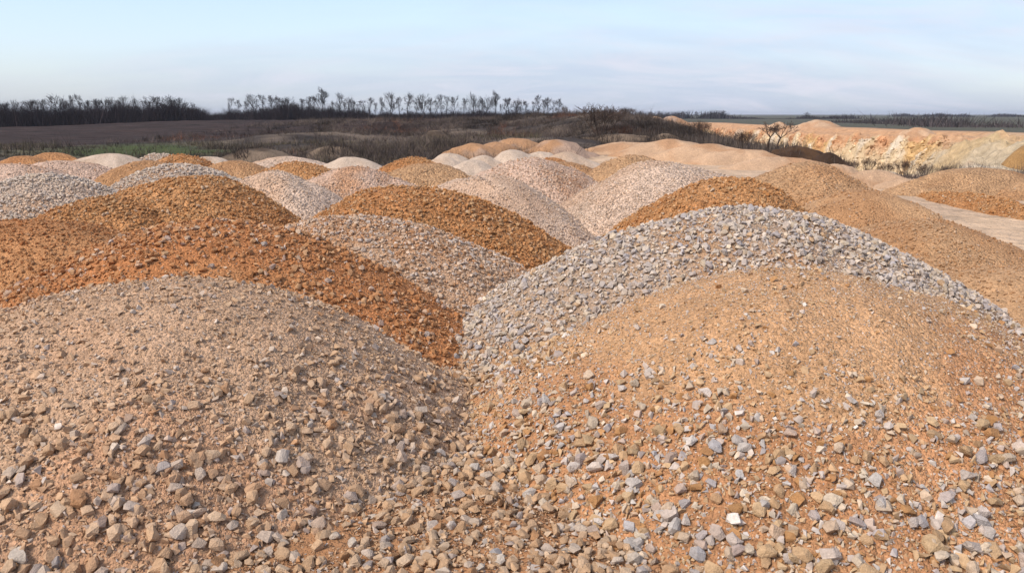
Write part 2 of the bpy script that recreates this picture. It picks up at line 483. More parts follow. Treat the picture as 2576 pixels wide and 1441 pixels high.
# ------------------------------------------------------------------ gravel piles
TAN, TAN2 = lin(198, 160, 122), lin(186, 140, 98)
STYLE = {
 # fines, second fines, stones [(colour, weight)], mean stone (m), stone cover 0..1, toe gain, dust
 'tan': dict(f1=lin(216, 174, 138), f2=lin(210, 160, 122), st=[(lin(218, 178, 138), 6), (lin(224, 192, 158), 4), (lin(214, 200, 184), 1.8), (lin(194, 186, 182), .9), (lin(200, 146, 100), .6), (lin(228, 214, 200), .7)], s=.050, cover=.62, toe=.75, dust=.38),
 'ochre': dict(f1=lin(220, 168, 120), f2=lin(214, 152, 104), st=[(lin(218, 182, 138), 4), (lin(224, 204, 178), 3), (lin(210, 199, 190), 2.2), (lin(194, 187, 186), .9), (lin(200, 146, 92), 1.4), (lin(228, 218, 208), .8)], s=.050, cover=.16, toe=1.0, dust=.15),
 'orange_stony': dict(f1=lin(216, 148, 94), f2=lin(210, 136, 82), st=[(lin(212, 152, 100), 5), (lin(220, 176, 130), 3), (lin(226, 200, 172), 1.6), (lin(208, 140, 86), 4), (lin(206, 194, 184), .6)], s=.046, cover=.68, toe=.1, dust=.35),
 'mixed': dict(f1=lin(218, 176, 140), f2=lin(214, 158, 112), st=[(lin(226, 196, 168), 4), (lin(216, 172, 134), 3), (lin(226, 208, 194), 2.5), (lin(210, 152, 106), 1.6)], s=.042, cover=.9, toe=0, dust=.12),
 'grey': dict(f1=lin(200, 168, 140), f2=lin(200, 150, 106), st=[(lin(224, 207, 190), 5), (lin(210, 196, 186), 4), (lin(190, 181, 180), 2.0), (lin(230, 208, 180), 3), (lin(214, 176, 136), .8)], s=.052, cover=1.0, toe=0, dust=.05),
 'orange': dict(f1=lin(216, 154, 98), f2=lin(210, 142, 86), st=[(lin(214, 154, 98), 5), (lin(220, 174, 124), 3), (lin(206, 138, 78), 3), (lin(224, 196, 164), .8)], s=.045, cover=.75, toe=.1, dust=.25),
 'orange_fine': dict(f1=lin(216, 152, 98), f2=lin(210, 142, 88), st=[(lin(212, 152, 100), 4), (lin(206, 156, 112), 2), (lin(186, 112, 62), 3)], s=.034, cover=.45, toe=.2, dust=.3),
 'pale': dict(f1=lin(236, 204, 178), f2=lin(230, 190, 158), st=[(lin(236, 206, 178), 4), (lin(240, 216, 194), 3), (lin(216, 182, 146), 2), (lin(216, 202, 190), 1)], s=.030, cover=.40, toe=.4, dust=.4),
 'pink': dict(f1=lin(232, 194, 168), f2=lin(220, 164, 122), st=[(lin(226, 194, 166), 4), (lin(230, 212, 194), 2), (lin(210, 156, 112), 2)], s=.036, cover=.5, toe=.3, dust=.3),
 'greystone': dict(f1=lin(216, 190, 168), f2=lin(208, 166, 132), st=[(lin(232, 212, 192), 5), (lin(220, 203, 188), 3), (lin(236, 212, 186), 3), (lin(202, 190, 180), 1)], s=.052, cover=.95, toe=0, dust=.1),
 'tanfine': dict(f1=lin(214, 166, 120), f2=lin(206, 152, 104), st=[(lin(214, 166, 122), 4), (lin(218, 184, 150), 2), (lin(202, 144, 94), 2), (lin(212, 196, 182), .3)], s=.030, cover=.30, toe=.2, dust=.45),
 'sand': dict(f1=lin(226, 184, 146), f2=lin(214, 164, 122), st=None, s=0, cover=0, toe=0, dust=0),
 'white': dict(f1=lin(230, 204, 180), f2=lin(220, 186, 156), st=None, s=0, cover=0, toe=0, dust=0),
 'brown': dict(f1=lin(206, 154, 110), f2=lin(200, 166, 142), st=None, s=0, cover=0, toe=0, dust=0),
 'soil': dict(f1=lin(104, 74, 50), f2=lin(80, 58, 44), st=None, s=0, cover=0, toe=0, dust=0),
 'old': dict(f1=lin(146, 124, 104), f2=lin(96, 80, 68), st=None, s=0, cover=0, toe=0, dust=0),
}
# u, v of the crest in the photograph, distance, half width, half depth, roundness of the crown, kind, label
PILES = [
 (470, 703, 6.0, 2.55, 2.40, .48, 'tan', 'broad tan pile of coarse dusty rubble in front of the rusty stony pile'),
 (1870, 684, 6.0, 2.75, 2.35, .50, 'ochre', 'broad ochre sandy pile with scattered pale stones, in front of the grey stone pile'),
 (560, 551, 8.4, 2.75, 2.10, .42, 'orange_stony', 'rusty orange pile studded with coarse pale stones behind the tan rubble pile'),
 (930, 546, 9.5, 2.25, 2.00, .42, 'mixed', 'pile of mixed buff and pinkish stones tucked behind the rusty stony pile'),
 (1860, 531, 8.2, 3.05, 2.20, .36, 'grey', 'large pile of clean light grey crushed stone behind the ochre sandy pile'),
 (70, 553, 10.6, 2.40, 1.90, .55, 'orange_fine', 'smooth fine-grained orange pile beside the rusty stony pile'),
 (250, 496, 12.6, 2.10, 1.60, .50, 'orange', 'low stony orange shoulder pile in front of the long grey stone pile'),
 (500, 448, 13.6, 2.05, 1.90, .40, 'orange', 'deep orange rounded pile rising in front of the long grey stone pile'),
 (1050, 476, 12.2, 2.35, 1.95, .42, 'orange', 'deep orange gravel pile with a long dark slope behind the mixed buff pile'),
 (1810, 451, 12.2, 2.55, 1.90, .44, 'orange', 'orange gravel pile rising directly behind the large grey stone pile'),
 (1265, 442, 15.0, 2.15, 1.90, .42, 'pale', 'pale cream gravel pile in front of the large buff one'),
 (1640, 408, 16.6, 2.35, 2.00, .42, 'pale', 'pale gravel pile with bare ribbed flank behind an orange pile'),
 (110, 438, 16.0, 2.60, 1.80, .55, 'greystone', 'long low grey stone pile beside the deep orange pile'),
 (450, 413, 18.0, 2.60, 1.90, .50, 'greystone', 'light grey stone pile with rounded crest behind the deep orange rounded pile'),
 (690, 432, 17.0, 1.85, 1.80, .45, 'pale', 'small cream stone pile with an orange streak beside the pinkish one'),
 (890, 417, 18.5, 2.15, 1.90, .45, 'pink', 'pinkish beige gravel pile with orange flank beside the small cream pile'),
 (1070, 410, 21.0, 2.30, 1.90, .45, 'tanfine', 'tan fine gravel pile behind the pinkish beige pile'),
 (1330, 400, 20.0, 2.60, 2.00, .45, 'pink', 'large buff gravel pile behind the pale cream one'),
 (1420, 406, 24.0, 2.20, 1.60, .50, 'tanfine', 'low buff and orange pile behind the large buff one'),
 (1590, 391, 21.5, 2.20, 1.80, .45, 'tanfine', 'ochre fine gravel pile behind the pale pile with ribbed flank'),
 (1040, 395, 25.0, 1.75, 1.60, .45, 'orange', 'dark orange stony pile behind the tan fine gravel pile'),
 (2030, 409, 17.5, 2.10, 2.60, .40, 'tanfine', 'tall tan fine gravel ridge where the dirt track meets the yard'),
 (2170, 478, 14.0, 1.80, 2.20, .50, 'tanfine', 'tan gravel shoulder between the tall tan ridge and the track'),
 (2330, 556, 11.2, 1.90, 2.10, .50, 'tanfine', 'ochre gravel bank along the edge of the dirt track'),
 (2560, 678, 8.8, 1.80, 1.80, .55, 'tanfine', 'low ochre gravel bank beside the grey stone pile and the dirt track'),
 (2470, 421, 23.5, 2.70, 1.60, .50, 'tanfine', 'stony tan bank on the far side of the dirt track by the quarry rim'),
 (2700, 430, 22.5, 2.60, 1.60, .50, 'tanfine', 'stony tan bank end on the far side of the track beside the ochre quarry heap'),
 (2205, 428, 26.0, 1.50, 1.00, .60, 'sand', 'low grey-tan sand berm between the track and the bare brush'),
 (2105, 413, 27.0, 1.30, 1.00, .60, 'sand', 'low tan sand berm behind the tall tan ridge'),
 (2275, 450, 25.0, .95, .90, .60, 'sand', 'low sand berm end below the bare brush at the quarry rim'),
 (2460, 507, 18.6, 2.90, .60, .50, 'orange', 'low orange windrow between the two arms of the dirt track'),
 # farther rows
 (60, 392, 28.0, 1.50, 1.40, .50, 'orange_fine', 'small orange heap at the grassy edge of the ploughed field'),
 (130, 384, 30.0, 1.60, 1.40, .50, 'orange_fine', 'rounded orange heap against the green verge'),
 (20, 410, 22.0, 2.00, 1.50, .50, 'pink', 'pinkish sand pile below the small orange heaps'),
 (150, 406, 24.0, 2.30, 1.50, .55, 'pink', 'low pinkish pile in front of the whitish pile'),
 (275, 386, 27.0, 2.10, 1.50, .50, 'white', 'whitish fine pile against the green verge'),
 (370, 404, 23.5, 1.70, 1.20, .55, 'tanfine', 'low tan pile in front of the whitish pile'),
 (400, 387, 29.0, 1.20, 1.20, .50, 'greystone', 'small brown stony heap between the whitish pile and an orange heap'),
 (455, 389, 26.0, 1.45, 1.30, .50, 'orange', 'bright orange heap against the green verge'),
 (520, 394, 28.0, 1.40, 1.20, .50, 'white', 'small whitish heap beside the bright orange heap'),
 (590, 404, 25.0, 1.60, 1.30, .55, 'tanfine', 'flat tan stony heap beside the bright orange heap'),
 (720, 393, 28.5, 1.90, 1.30, .50, 'pale', 'flat-topped cream pile below the overgrown grey heap'),
 (745, 408, 23.0, 1.55, 1.30, .50, 'orange', 'orange stony pile in front of the flat-topped cream pile'),
 (885, 396, 26.5, 1.45, 1.30, .50, 'white', 'smooth pale heap against the dark scrub'),
 (1130, 385, 32.0, 1.30, 1.20, .50, 'white', 'small white heap below the brown heaps'),
 (1120, 395, 29.0, 1.20, 1.00, .50, 'white', 'lowest of the small white heaps beside the dark orange pile'),
 (1215, 391, 31.0, 1.10, 1.00, .50, 'white', 'small white heap in the middle of the white group'),
 (1190, 402, 26.5, 1.40, 1.20, .50, 'white', 'bright white heap behind the large buff pile'),
 (1290, 377, 33.0, 1.45, 1.20, .45, 'white', 'tallest cream heap of the white group'),
 (1360, 381, 36.0, 1.30, 1.00, .45, 'white', 'small cream heap between two white heaps'),
 (1425, 382, 33.0, 1.45, 1.20, .45, 'white', 'white heap with a small grey toe on the sandy yard'),
 (1390, 396, 28.0, 1.30, .90, .50, 'orange_fine', 'small orange heap in front of the cream heaps'),
 (1190, 360, 42.0, 1.90, 1.60, .45, 'brown', 'orange-brown heap at the edge of the dark scrub'),
 (1250, 358, 45.0, 1.60, 1.50, .50, 'brown', 'low brown heap between two taller brown heaps'),
 (1300, 347, 47.0, 2.00, 1.70, .45, 'brown', 'tall grey-brown heap in the line of brown heaps'),
 (1400, 351, 43.0, 2.10, 1.70, .45, 'brown', 'wide brown heap at the end of the line of brown heaps'),
 (1590, 358, 45.0, 2.40, 1.40, .55, 'sand', 'low smooth sand bank beyond the open sandy yard'),
 (1690, 350, 43.0, 2.40, 1.60, .50, 'sand', 'highest hump of the smooth sand bank beyond the yard'),
 (1780, 361, 40.0, 2.40, 1.50, .55, 'sand', 'sand bank hump with dark orange side facing the yard'),
 (1870, 377, 37.5, 2.20, 1.30, .55, 'sand', 'low sand bank hump below the two-stemmed bare tree'),
 (1960, 394, 34.0, 2.00, 1.20, .55, 'sand', 'low sand bank hump below the dark soil heap'),
 (2000, 367, 42.0, 1.75, 1.40, .50, 'soil', 'dark brown soil heap below the bare tree at the quarry rim'),
 (2085, 383, 38.0, 1.20, 1.10, .40, 'soil', 'pointed dark brown soil heap against the quarry'),
 (655, 372, 39.0, 2.30, 1.60, .50, 'old', 'old grey heap overgrown with dry weeds behind the flat-topped cream pile'),
 (835, 366, 43.0, 1.90, 1.60, .45, 'old', 'old grey overgrown heap in the scrub above the smooth pale heap'),
 (1095, 328, 66.0, 1.90, 1.60, .40, 'old', 'pale bare hump showing out of the dark scrub'),
 (1555, 337, 58.0, 3.60, 1.60, .55, 'old', 'long grey weathered heap below the big willow bush'),
 (1675, 336, 56.0, 1.90, 1.50, .50, 'old', 'short grey weathered heap beside the long one'),
 (2590, 366, 42.0, 4.20, 3.00, .50, 'ochre_bank', 'deep ochre earth bank at the quarry rim behind the stony tan bank'),
 (2060, 300, 152.0, 4.60, 4.00, .40, 'sand', 'large conical orange sand heap on the far quarry bench'),
 (1960, 305, 160.0, 2.60, 2.40, .35, 'sand', 'small conical sand heap beside the large one on the quarry bench'),
 (2310, 319, 112.0, 3.20, 2.60, .40, 'sand', 'low sand heap on the quarry bench by the green field'),
 (1690, 291, 215.0, 4.50, 3.00, .45, 'brown', 'distant orange heap at the far end of the quarry'),
 (1650, 292, 225.0, 3.50, 3.00, .45, 'sand', 'distant pale heap at the far end of the quarry'),
]
STYLE['ochre_bank'] = dict(f1=lin(192, 146, 90), f2=lin(168, 132, 92), st=None, s=0, cover=0, toe=0, dust=0)
# outlines measured in the photograph: x, y, height, half widths to either side, half depths behind and in front, roundness
FIT = {0: (-2.5, 6.05, .99, 2.72, 2.17, 1.45, 2.6, .85), 1: (2.06, 5.97, 1.05, 2.33, 2.90, 2.2, 2.6, .78), 2: (-2.95, 8.2, 1.16, 3.1, 2.8, 1.5, 2.2, .54),
       3: (-1.89, 9.6, 1.01, 2.33, 2.58, 2.2, 2.2, .7), 4: (2.37, 8.37, 1.25, 3.23, 3.06, 1.7, 2.45, .54), 7: (-5.15, 13.6, 1.18, 3.4, 2.05, 2.06, 2.06, .75),
       8: (-1.6, 12.2, 1.15, 2.31, 2.83, 2.3, 2.3, .75), 9: (3.29, 12.2, 1.27, 2.37, 1.9, 1.8, 1.9, .7), 10: (-.39, 15.0, 1.11, 2.5, 1.94, 1.94, 2.0, .7), 11: (2.99, 16.8, 1.26, 2.46, 3.36, 2.3, 2.4, .59),
       30: (11.35, 19.8, .26, .62, .62, 3.2, 3.8, .6)}
NPILE = len(PILES)
PX = []
for i, (u, v, Y, a, b, k, st, lab) in enumerate(PILES):
    x, y, z = at(u, v, Y)
    base = float(terrain(np.array([x]), np.array([y]))[0])
    if Y > 100: base -= 0.25
    r = random.Random(900 + i)
    four = [(n, r.uniform(-1, 1) * (0.09 if Y < 14 else .17) / n ** 0.7, r.uniform(0, 6.28)) for n in (2, 3, 4, 5, 7)]
    PX.append(dict(x=x, y=y, base=base, h=z - base, a=a, b=b, k=k, four=four, rot=r.uniform(-.12, .12), seed=500 + i * 7, st=STYLE[st], lab=lab, Y=Y, lump=min(.07, .03 * a) if Y < 12 else .045 * a, aL=a, aR=a, bF=b, bB=b))
    if not STYLE[st]['st']:
        PX[-1]['lump'] = .06 * a
        if st == 'sand' and 30 < Y < 60: PX[-1].update(aL=a * 1.3, aR=a * 1.3, a=a * 1.3, bB=b * 1.2, bF=b * .85, b=b * 1.2)
    if 20.5 < Y < 31 and u < 1000: PX[-1].update(aL=a * 1.3, aR=a * 1.3, a=a * 1.3, k=.62)
    if i in FIT:
        x, y, h, aL, aR, bB, bF, k = FIT[i]
        PX[-1].update(x=x, y=y, base=0.0, h=h, a=max(aL, aR), b=max(bB, bF), k=k, aL=aL, aR=aR, bB=bB, bF=bF, Y=y, rot=0.0)
        PX[-1]['four'] = [(n, am * .3, ph) for n, am, ph in four]
def pile_q(p, x, y):
    c, s = math.cos(p['rot']), math.sin(p['rot'])
    dx, dy = x - p['x'], y - p['y']
    lu, lv = dx * c + dy * s, -dx * s + dy * c
    lu = lu / np.where(lu < 0, p['aL'], p['aR']); lv = lv / np.where(lv < 0, p['bF'], p['bB'])
    th = np.arctan2(lv, lu)
    R = 1.0
    for n, am, ph in p['four']:
        R = R + am * np.sin(n * th + ph)
    rr = np.hypot(lu, lv)
    R = 1 + (R - 1) * sstep(0.1, 0.6, rr)
    return rr / R
def pile_z(p, x, y):
    q = pile_q(p, x, y)
    k = p['k']
    pr = (math.sqrt(1 + k * k) - np.sqrt(q * q + k * k)) / (math.sqrt(1 + k * k) - k)
    # a little flare at the toe
    pr = pr + 0.05 * np.maximum(0, q - 0.7) ** 2 * 4
    l = (fbm(x * 1.6 / max(p['a'] / 2.4, .5), y * 1.6 / max(p['a'] / 2.4, .5), p['seed'], 3) - 0.5) * 2 * p['lump']
    l = l + (fbm(x * 7, y * 7, p['seed'] + 5, 2) - 0.5) * 0.035
    return p['base'] + p['h'] * pr + l * (1 - 0.6 * np.exp(-(q / .3) ** 2)), q

# common height map, for leaving out stones buried in a neighbouring pile or hidden for good
HX0, HX1, HY0, HY1, HS = -20.0, 24.0, 0.0, 50.0, 0.06
hx = np.arange(HX0, HX1, HS); hy = np.arange(HY0, HY1, HS)
HM = np.zeros((len(hy), len(hx)), np.float32)
for p in PX:
    if p['Y'] > 48: continue
    i0, i1 = np.searchsorted(hx, [p['x'] - p['a'] * 1.4, p['x'] + p['a'] * 1.4]); j0, j1 = np.searchsorted(hy, [p['y'] - p['b'] * 1.4, p['y'] + p['b'] * 1.4])
    if i1 <= i0 or j1 <= j0: continue
    X, Yg = np.meshgrid(hx[i0:i1], hy[j0:j1])
    z, q = pile_z(p, X, Yg)
    z = np.where(q < 1.12, z, -1)
    HM[j0:j1, i0:i1] = np.maximum(HM[j0:j1, i0:i1], z)
def hmap(x, y):
    i = np.clip(((x - HX0) / HS).astype(int), 0, len(hx) - 1); j = np.clip(((y - HY0) / HS).astype(int), 0, len(hy) - 1)
    return HM[j, i]
def seen(P):
    """seen from the photograph's place or from a step around it"""
    ok = np.zeros(len(P), bool)
    for ex, ey, ez in ((0, 0, CAM_H), (-1.3, 0, CAM_H + .1), (1.3, 0, CAM_H + .1), (0, 0, CAM_H + .5)):
        vis = np.ones(len(P), bool)
        for t in np.linspace(0.25, 0.985, 46):
            x = ex + (P[:, 0] - ex) * t; y = ey + (P[:, 1] - ey) * t; z = ez + (P[:, 2] - ez) * t
            vis &= hmap(x, y) < z + 0.035
        ok |= vis
    return ok
print('heights', round(time.time() - T0, 1))

TRI = 0
N_ONE = 0
def build_pile(i, p):
    global TRI, N_ONE
    st = p['st']
    name = 'gravel_pile' if st['st'] else 'sand_heap'
    if PILES[i][6] == 'soil': name = 'soil_heap'
    if PILES[i][6] == 'old': name = 'overgrown_heap'
    if PILES[i][6] == 'ochre_bank': name = 'earth_bank'
    root = obj(name, None, loc=(p['x'], p['y'], p['base']), label=p['lab'], cat={'gravel_pile': 'gravel pile', 'sand_heap': 'sand heap', 'soil_heap': 'soil heap', 'overgrown_heap': 'old heap', 'earth_bank': 'earth bank'}[name])
    root.empty_display_size = 0.3
    near = p['Y'] < 7; mid = p['Y'] < 14
    nr, na = (95, 250) if near else (48, 130) if mid else (30, 84) if p['Y'] < 30 else (20, 56)
    rr = np.linspace(0, 1, nr) ** 0.9 * 1.22; th = np.linspace(0, 2 * math.pi, na, endpoint=False)
    RR, TH = np.meshgrid(rr, th, indexing='ij')
    c, s = math.cos(p['rot']), math.sin(p['rot'])
    lu, lv = RR * np.cos(TH), RR * np.sin(TH)
    lu = lu * np.where(lu < 0, p['aL'], p['aR']); lv = lv * np.where(lv < 0, p['bF'], p['bB'])
    X = p['x'] + lu * c - lv * s; Yg = p['y'] + lu * s + lv * c
    Z, q = pile_z(p, X, Yg)
    drop = np.maximum(0, q - 1.03)
    Z = Z - drop * 0.8
    if p['Y'] > 100: Z -= 0.1
    V = np.stack([X - p['x'], Yg - p['y'], Z - p['base']], -1).reshape(-1, 3)
    ii = np.arange(nr * na).reshape(nr, na)
    nx = np.roll(ii, -1, 1)
    Qd = np.stack([ii[:-1], ii[1:], nx[1:], nx[:-1]], -1).reshape(-1, 4)
    def patch(x, y):
        sc = 1.0 if near else 1.3
        return sstep(.42, .64, fbm(x / sc, y / sc, p['seed'] + 3, 4))
    m = patch(X, Yg)[..., None]
    Cc = st['f1'] * (1 - m) + st['f2'] * m
    # runs of coarser and finer grain down the slope
    ang = np.arctan2(Yg - p['y'], X - p['x'])
    runs = fbm(ang * 7, RR * 1.1, p['seed'] + 9, 3)
    Cc = Cc * (0.86 + 0.28 * runs)[..., None]
    mat = M_fines_near if p['Y'] < 11 else M_sand if not st['st'] else M_fines_mid if p['Y'] < 16.5 and PILES[i][6] in ('tanfine', 'pale', 'pink', 'orange_fine') else M_fines_far
    obj('mound', mesh_from('mound', V, Qd, mat, Cc.reshape(-1, 3), smooth=True), root)
    TRI += len(Qd) * 2
    if not st['st'] or p['Y'] > 31:
        return root
    # stones
    area = 4 * p['a'] * p['b'] * 1.15
    s0 = st['s']
    cols = np.array([c for c, w in st['st']]); wts = np.array([w for c, w in st['st']], float); wts /= wts.sum()
    def scatter(sz, spread, per_m2, field, sink, minpx):
        n = int(area * per_m2)
        if n < 10: return None
        lu = rng.uniform(-1.07, 1.07, n) * p['a']; lv = rng.uniform(-1.07, 1.07, n) * p['b']
        x = p['x'] + lu * c - lv * s; y = p['y'] + lu * s + lv * c
        S = sz * np.exp(np.clip(rng.normal(0, spread, n), -.7, .52))
        z, q = pile_z(p, x, y)
        if near: S = S * (.72 + .50 * sstep(.35, .95, q))
        P = np.stack([x, y, z], 1)
        u, v, f = project(P)
        dist = np.hypot(f, x)
        px = S * F / np.maximum(dist, .1) * (1024 / 2576)
        # tumbling: coarse stones collect low on the slope and in patches
        prob = field(x, y, q)
        keep = (q < 1.05) & (f > 1.0) & (u > (-700 if near else -330)) & (u < (3300 if near else 2900)) & (v < 1900) & (px > minpx) & (rng.uniform(0, 1, n) < prob)
        keep &= z > hmap(x, y) - 0.03
        x, y, z, S, q, P, px = x[keep], y[keep], z[keep], S[keep], q[keep], P[keep], px[keep]
        vis = seen(P)
        x, y, z, S, q, P, px = x[vis], y[vis], z[vis], S[vis], q[vis], P[vis], px[vis]
        e = 0.05
        zx = (pile_z(p, x + e, y)[0] - pile_z(p, x - e, y)[0]) / (2 * e); zy = (pile_z(p, x, y + e)[0] - pile_z(p, x, y - e)[0]) / (2 * e)
        nm = np.stack([-zx, -zy, np.ones_like(zx)], 1); nm /= np.linalg.norm(nm, axis=1)[:, None]
        R = frames(nm, 0.42)
        Cs = cols[rng.choice(len(cols), len(x), p=wts)] * np.exp(rng.normal(0, .10, len(x)))[:, None]
        fm_ = patch(x, y)[:, None]
        fin = st['f1'] * (1 - fm_) + st['f2'] * fm_
        du = np.clip(st['dust'] + rng.normal(0, .12, len(x)), 0, .8)[:, None]
        Cs = Cs * (1 - du) + fin * du
        P = P + nm * (S * sink)[:, None] - np.array([p['x'], p['y'], p['base']])
        return P, S, R, Cs, px
    def coarse_field(x, y, q):
        nz = fbm(x / .9, y / .9, p['seed'] + 13, 3)
        front = sstep(-.15, .55, (p['y'] - y) / p['bF']) if near else 1.0
        w = st['cover'] + st['toe'] * sstep(.35, .9, q) * front + (nz - .5) * 1.7 * (1 if st['cover'] < .9 else .4)
        return np.clip(w, .05, 1)
    def fine_field(x, y, q):
        return np.ones_like(x)
    dens = 1.15 / (s0 ** 2)
    parts = []
    A = scatter(s0, .30, dens * (1.05 if st['cover'] >= .85 else .75), coarse_field, .22, 1.6)
    B = scatter(s0 * .58, .25, dens * 1.25, lambda x, y, q: .35 + .65 * coarse_field(x, y, q), .18, 1.5)
    Cx = scatter(s0 * .33, .28, dens * (4.6 if near else 2.8), fine_field, .15, 1.2 if near else 1.35)
    if A is not None and len(A[0]):
        P, S, R, Cs, px = A
        order = np.argsort(-px)
        n1 = min(300, int((px > 2.7).sum()))
        one = order[:n1]; rest = order[n1:]
        for j in one:
            me = BIG_ME[int(rng.integers(0, len(BIG_ME)))]
            o = bpy.data.objects.new('stone', me)
            M = Matrix([[*(R[j][0] * S[j]), P[j][0]], [*(R[j][1] * S[j]), P[j][1]], [*(R[j][2] * S[j]), P[j][2]], [0, 0, 0, 1]])
            o.parent = root
            o.matrix_basis = M
            o.color = (*Cs[j], 1)
            COL.objects.link(o)
        N_ONE += n1
        bigp = px[rest] > 15
        for sel, shp in ((rest[bigp], BIG), (rest[~bigp], MID)):
            if len(sel): parts.append(join_stones(P[sel], S[sel], R[sel], Cs[sel], shp))
    if B is not None and len(B[0]):
        parts.append(join_stones(*B[:4], SMALL))
    if Cx is not None and len(Cx[0]):
        parts.append(join_stones(*Cx[:4], SMALL))
    if parts:
        off, VV, TT, CC = 0, [], [], []
        for v_, t_, c_ in parts:
            VV.append(v_); TT.append(t_ + off); CC.append(c_); off += len(v_)
        VV, TT, CC = np.concatenate(VV), np.concatenate(TT), np.concatenate(CC)
        obj('loose_gravel', mesh_from('loose_gravel', VV, TT, M_stone, CC), root, kind='stuff')
        TRI += len(TT)
        print('  pile', i, PILES[i][6], len(TT), 'singles', 0 if A is None else n1)
    return root
ROOTS = [build_pile(i, p) for i, p in enumerate(PX)]
print('piles', TRI, N_ONE, round(time.time() - T0, 1))

# ------------------------------------------------------------------ stones spilled over the ground at the foot of the near piles
def spill():
    global TRI
    st = STYLE['tan']
    cols = np.array([c for c, w in st['st']]); wts = np.array([w for c, w in st['st']], float); wts /= wts.sum()
    parts, singles = [], None
    for sz, spread, per, shapes in ((.056, .32, 360, MID), (.030, .25, 600, SMALL), (.017, .25, 1200, SMALL)):
        n = int(per * 10.5 * 5.2)
        x = rng.uniform(-5.2, 5.3, n); y = rng.uniform(2.4, 7.6, n)
        bare = sstep(.50, .62, fbm(x / 1.1, y / .5, 411, 3)) * (1 - sstep(3.9, 4.4, y))
        keep = (hmap(x, y) < .03) & ((np.abs(x) < .7 * y) | (y < 4.5)) & (rng.uniform(0, 1, n) < 1 - .75 * bare)
        x, y = x[keep], y[keep]
        S = sz * np.exp(np.clip(rng.normal(0, spread, len(x)), -.7, .5))
        P = np.stack([x, y, terrain(x, y) + S * .2], 1)
        R = frames(np.tile(np.array([[0., 0, 1]]), (len(x), 1)), .4)
        Cs = cols[rng.choice(len(cols), len(x), p=wts)] * np.exp(rng.normal(0, .1, len(x)))[:, None]
        d = np.clip(rng.normal(.25, .12, len(x)), 0, .7)[:, None]
        Cs = Cs * (1 - d) + lin(204, 156, 112) * d
        if singles is None:
            u, v, f = project(P)
            px = np.where((v < 1441) & (u > 0) & (u < 2576), S / f, 0)
            o_ = np.argsort(-px); k = o_[:min(300, int((px > 0).sum()))]; rest = o_[len(k):]
            for j in k:
                o = bpy.data.objects.new('stone', BIG_ME[int(rng.integers(0, len(BIG_ME)))])
                o.parent = ZOBJ['ground']
                o.matrix_basis = Matrix([[*(R[j][0] * S[j]), P[j][0]], [*(R[j][1] * S[j]), P[j][1]], [*(R[j][2] * S[j]), P[j][2]], [0, 0, 0, 1]])
                o.color = (*Cs[j], 1)
                COL.objects.link(o)
            singles = True
            P, S, R, Cs = P[rest], S[rest], R[rest], Cs[rest]
        parts.append(join_stones(P, S, R, Cs, shapes))
    off, VV, TT, CC = 0, [], [], []
    for v_, t_, c_ in parts:
        VV.append(v_); TT.append(t_ + off); CC.append(c_); off += len(v_)
    TT = np.concatenate(TT)
    TRI += len(TT)
    obj('spilled_gravel', mesh_from('spilled_gravel', np.concatenate(VV), TT, M_stone, np.concatenate(CC)), kind='stuff', label='stones spilled on the orange earth at the foot of the tan and ochre piles', cat='gravel')
spill()
# ------------------------------------------------------------------ quarry rocks
def pick_rocks(n, wmax=7.5, umax=2360):
    out = []
    tries = 0
    X = rng.uniform(36, 62, 60000); Yq = rng.uniform(82, 215, 60000)
    z, d, w, bs, t1, bk, ri = terrain(X, Yq, True)
    u, v, f = project(np.stack([X, Yq, z], 1))
    ok = (t1 > .06) & (t1 < .97) & (w < wmax) & (u > 1740) & (u < umax)
    w_ = np.where(ok, 1 / (f ** 1.2), 0)
    sel = rng.choice(len(X), n, replace=False, p=w_ / w_.sum())
    return np.stack([X, Yq, z], 1)[sel], t1[sel], f[sel]
RP, Rt, Rf = pick_rocks(300)
Cq, *_ = zone_colour(RP[:, 0][None], RP[:, 1][None], *[a[None] for a in terrain(RP[:, 0], RP[:, 1], True)[1:6]])
M_rock1 = stone_material('quarry_block', True)
ROCK_ME = [mesh_from('rock_shape', *hull(_r.randint(14, 20), 700 + i, rflat(_r), .25), M_rock1) for i in range(14)]
qt = ZOBJ['quarry_terrain']
for j in range(len(RP)):
    o = bpy.data.objects.new('rock', ROCK_ME[j % len(ROCK_ME)])
    o.parent = qt
    s = float(min(np.exp(rng.normal(-0.30, .34)), 1.25))
    o.location = RP[j] - np.array([0, 0, .12 * s])
    o.rotation_euler = rng.uniform(0, 6.28, 3)
    o.scale = (s * 1.1, s, s)
    c = Cq[0, j] * float(np.exp(rng.normal(0.02, .16)))
    o.color = (*c, 1)
    COL.objects.link(o)

RB, Rbt, Rbf = pick_rocks(5600, 9.5, 2500)
Cb, *_ = zone_colour(RB[:, 0][None], RB[:, 1][None], *[a[None] for a in terrain(RB[:, 0], RB[:, 1], True)[1:6]])
Sb = np.minimum(np.exp(rng.normal(-.85, .42, len(RB))), 1.1)
v_, t_r, c_ = join_stones(RB - np.array([0, 0, .08]), Sb, frames(np.tile(np.array([[0., 0, 1]]), (len(RB), 1)), .8), Cb[0] * np.exp(rng.normal(.04, .12, len(RB)))[:, None], MID)
obj('rubble', mesh_from('rubble', v_, t_r, M_rock, c_), qt, kind='stuff')
TRI += len(t_r)

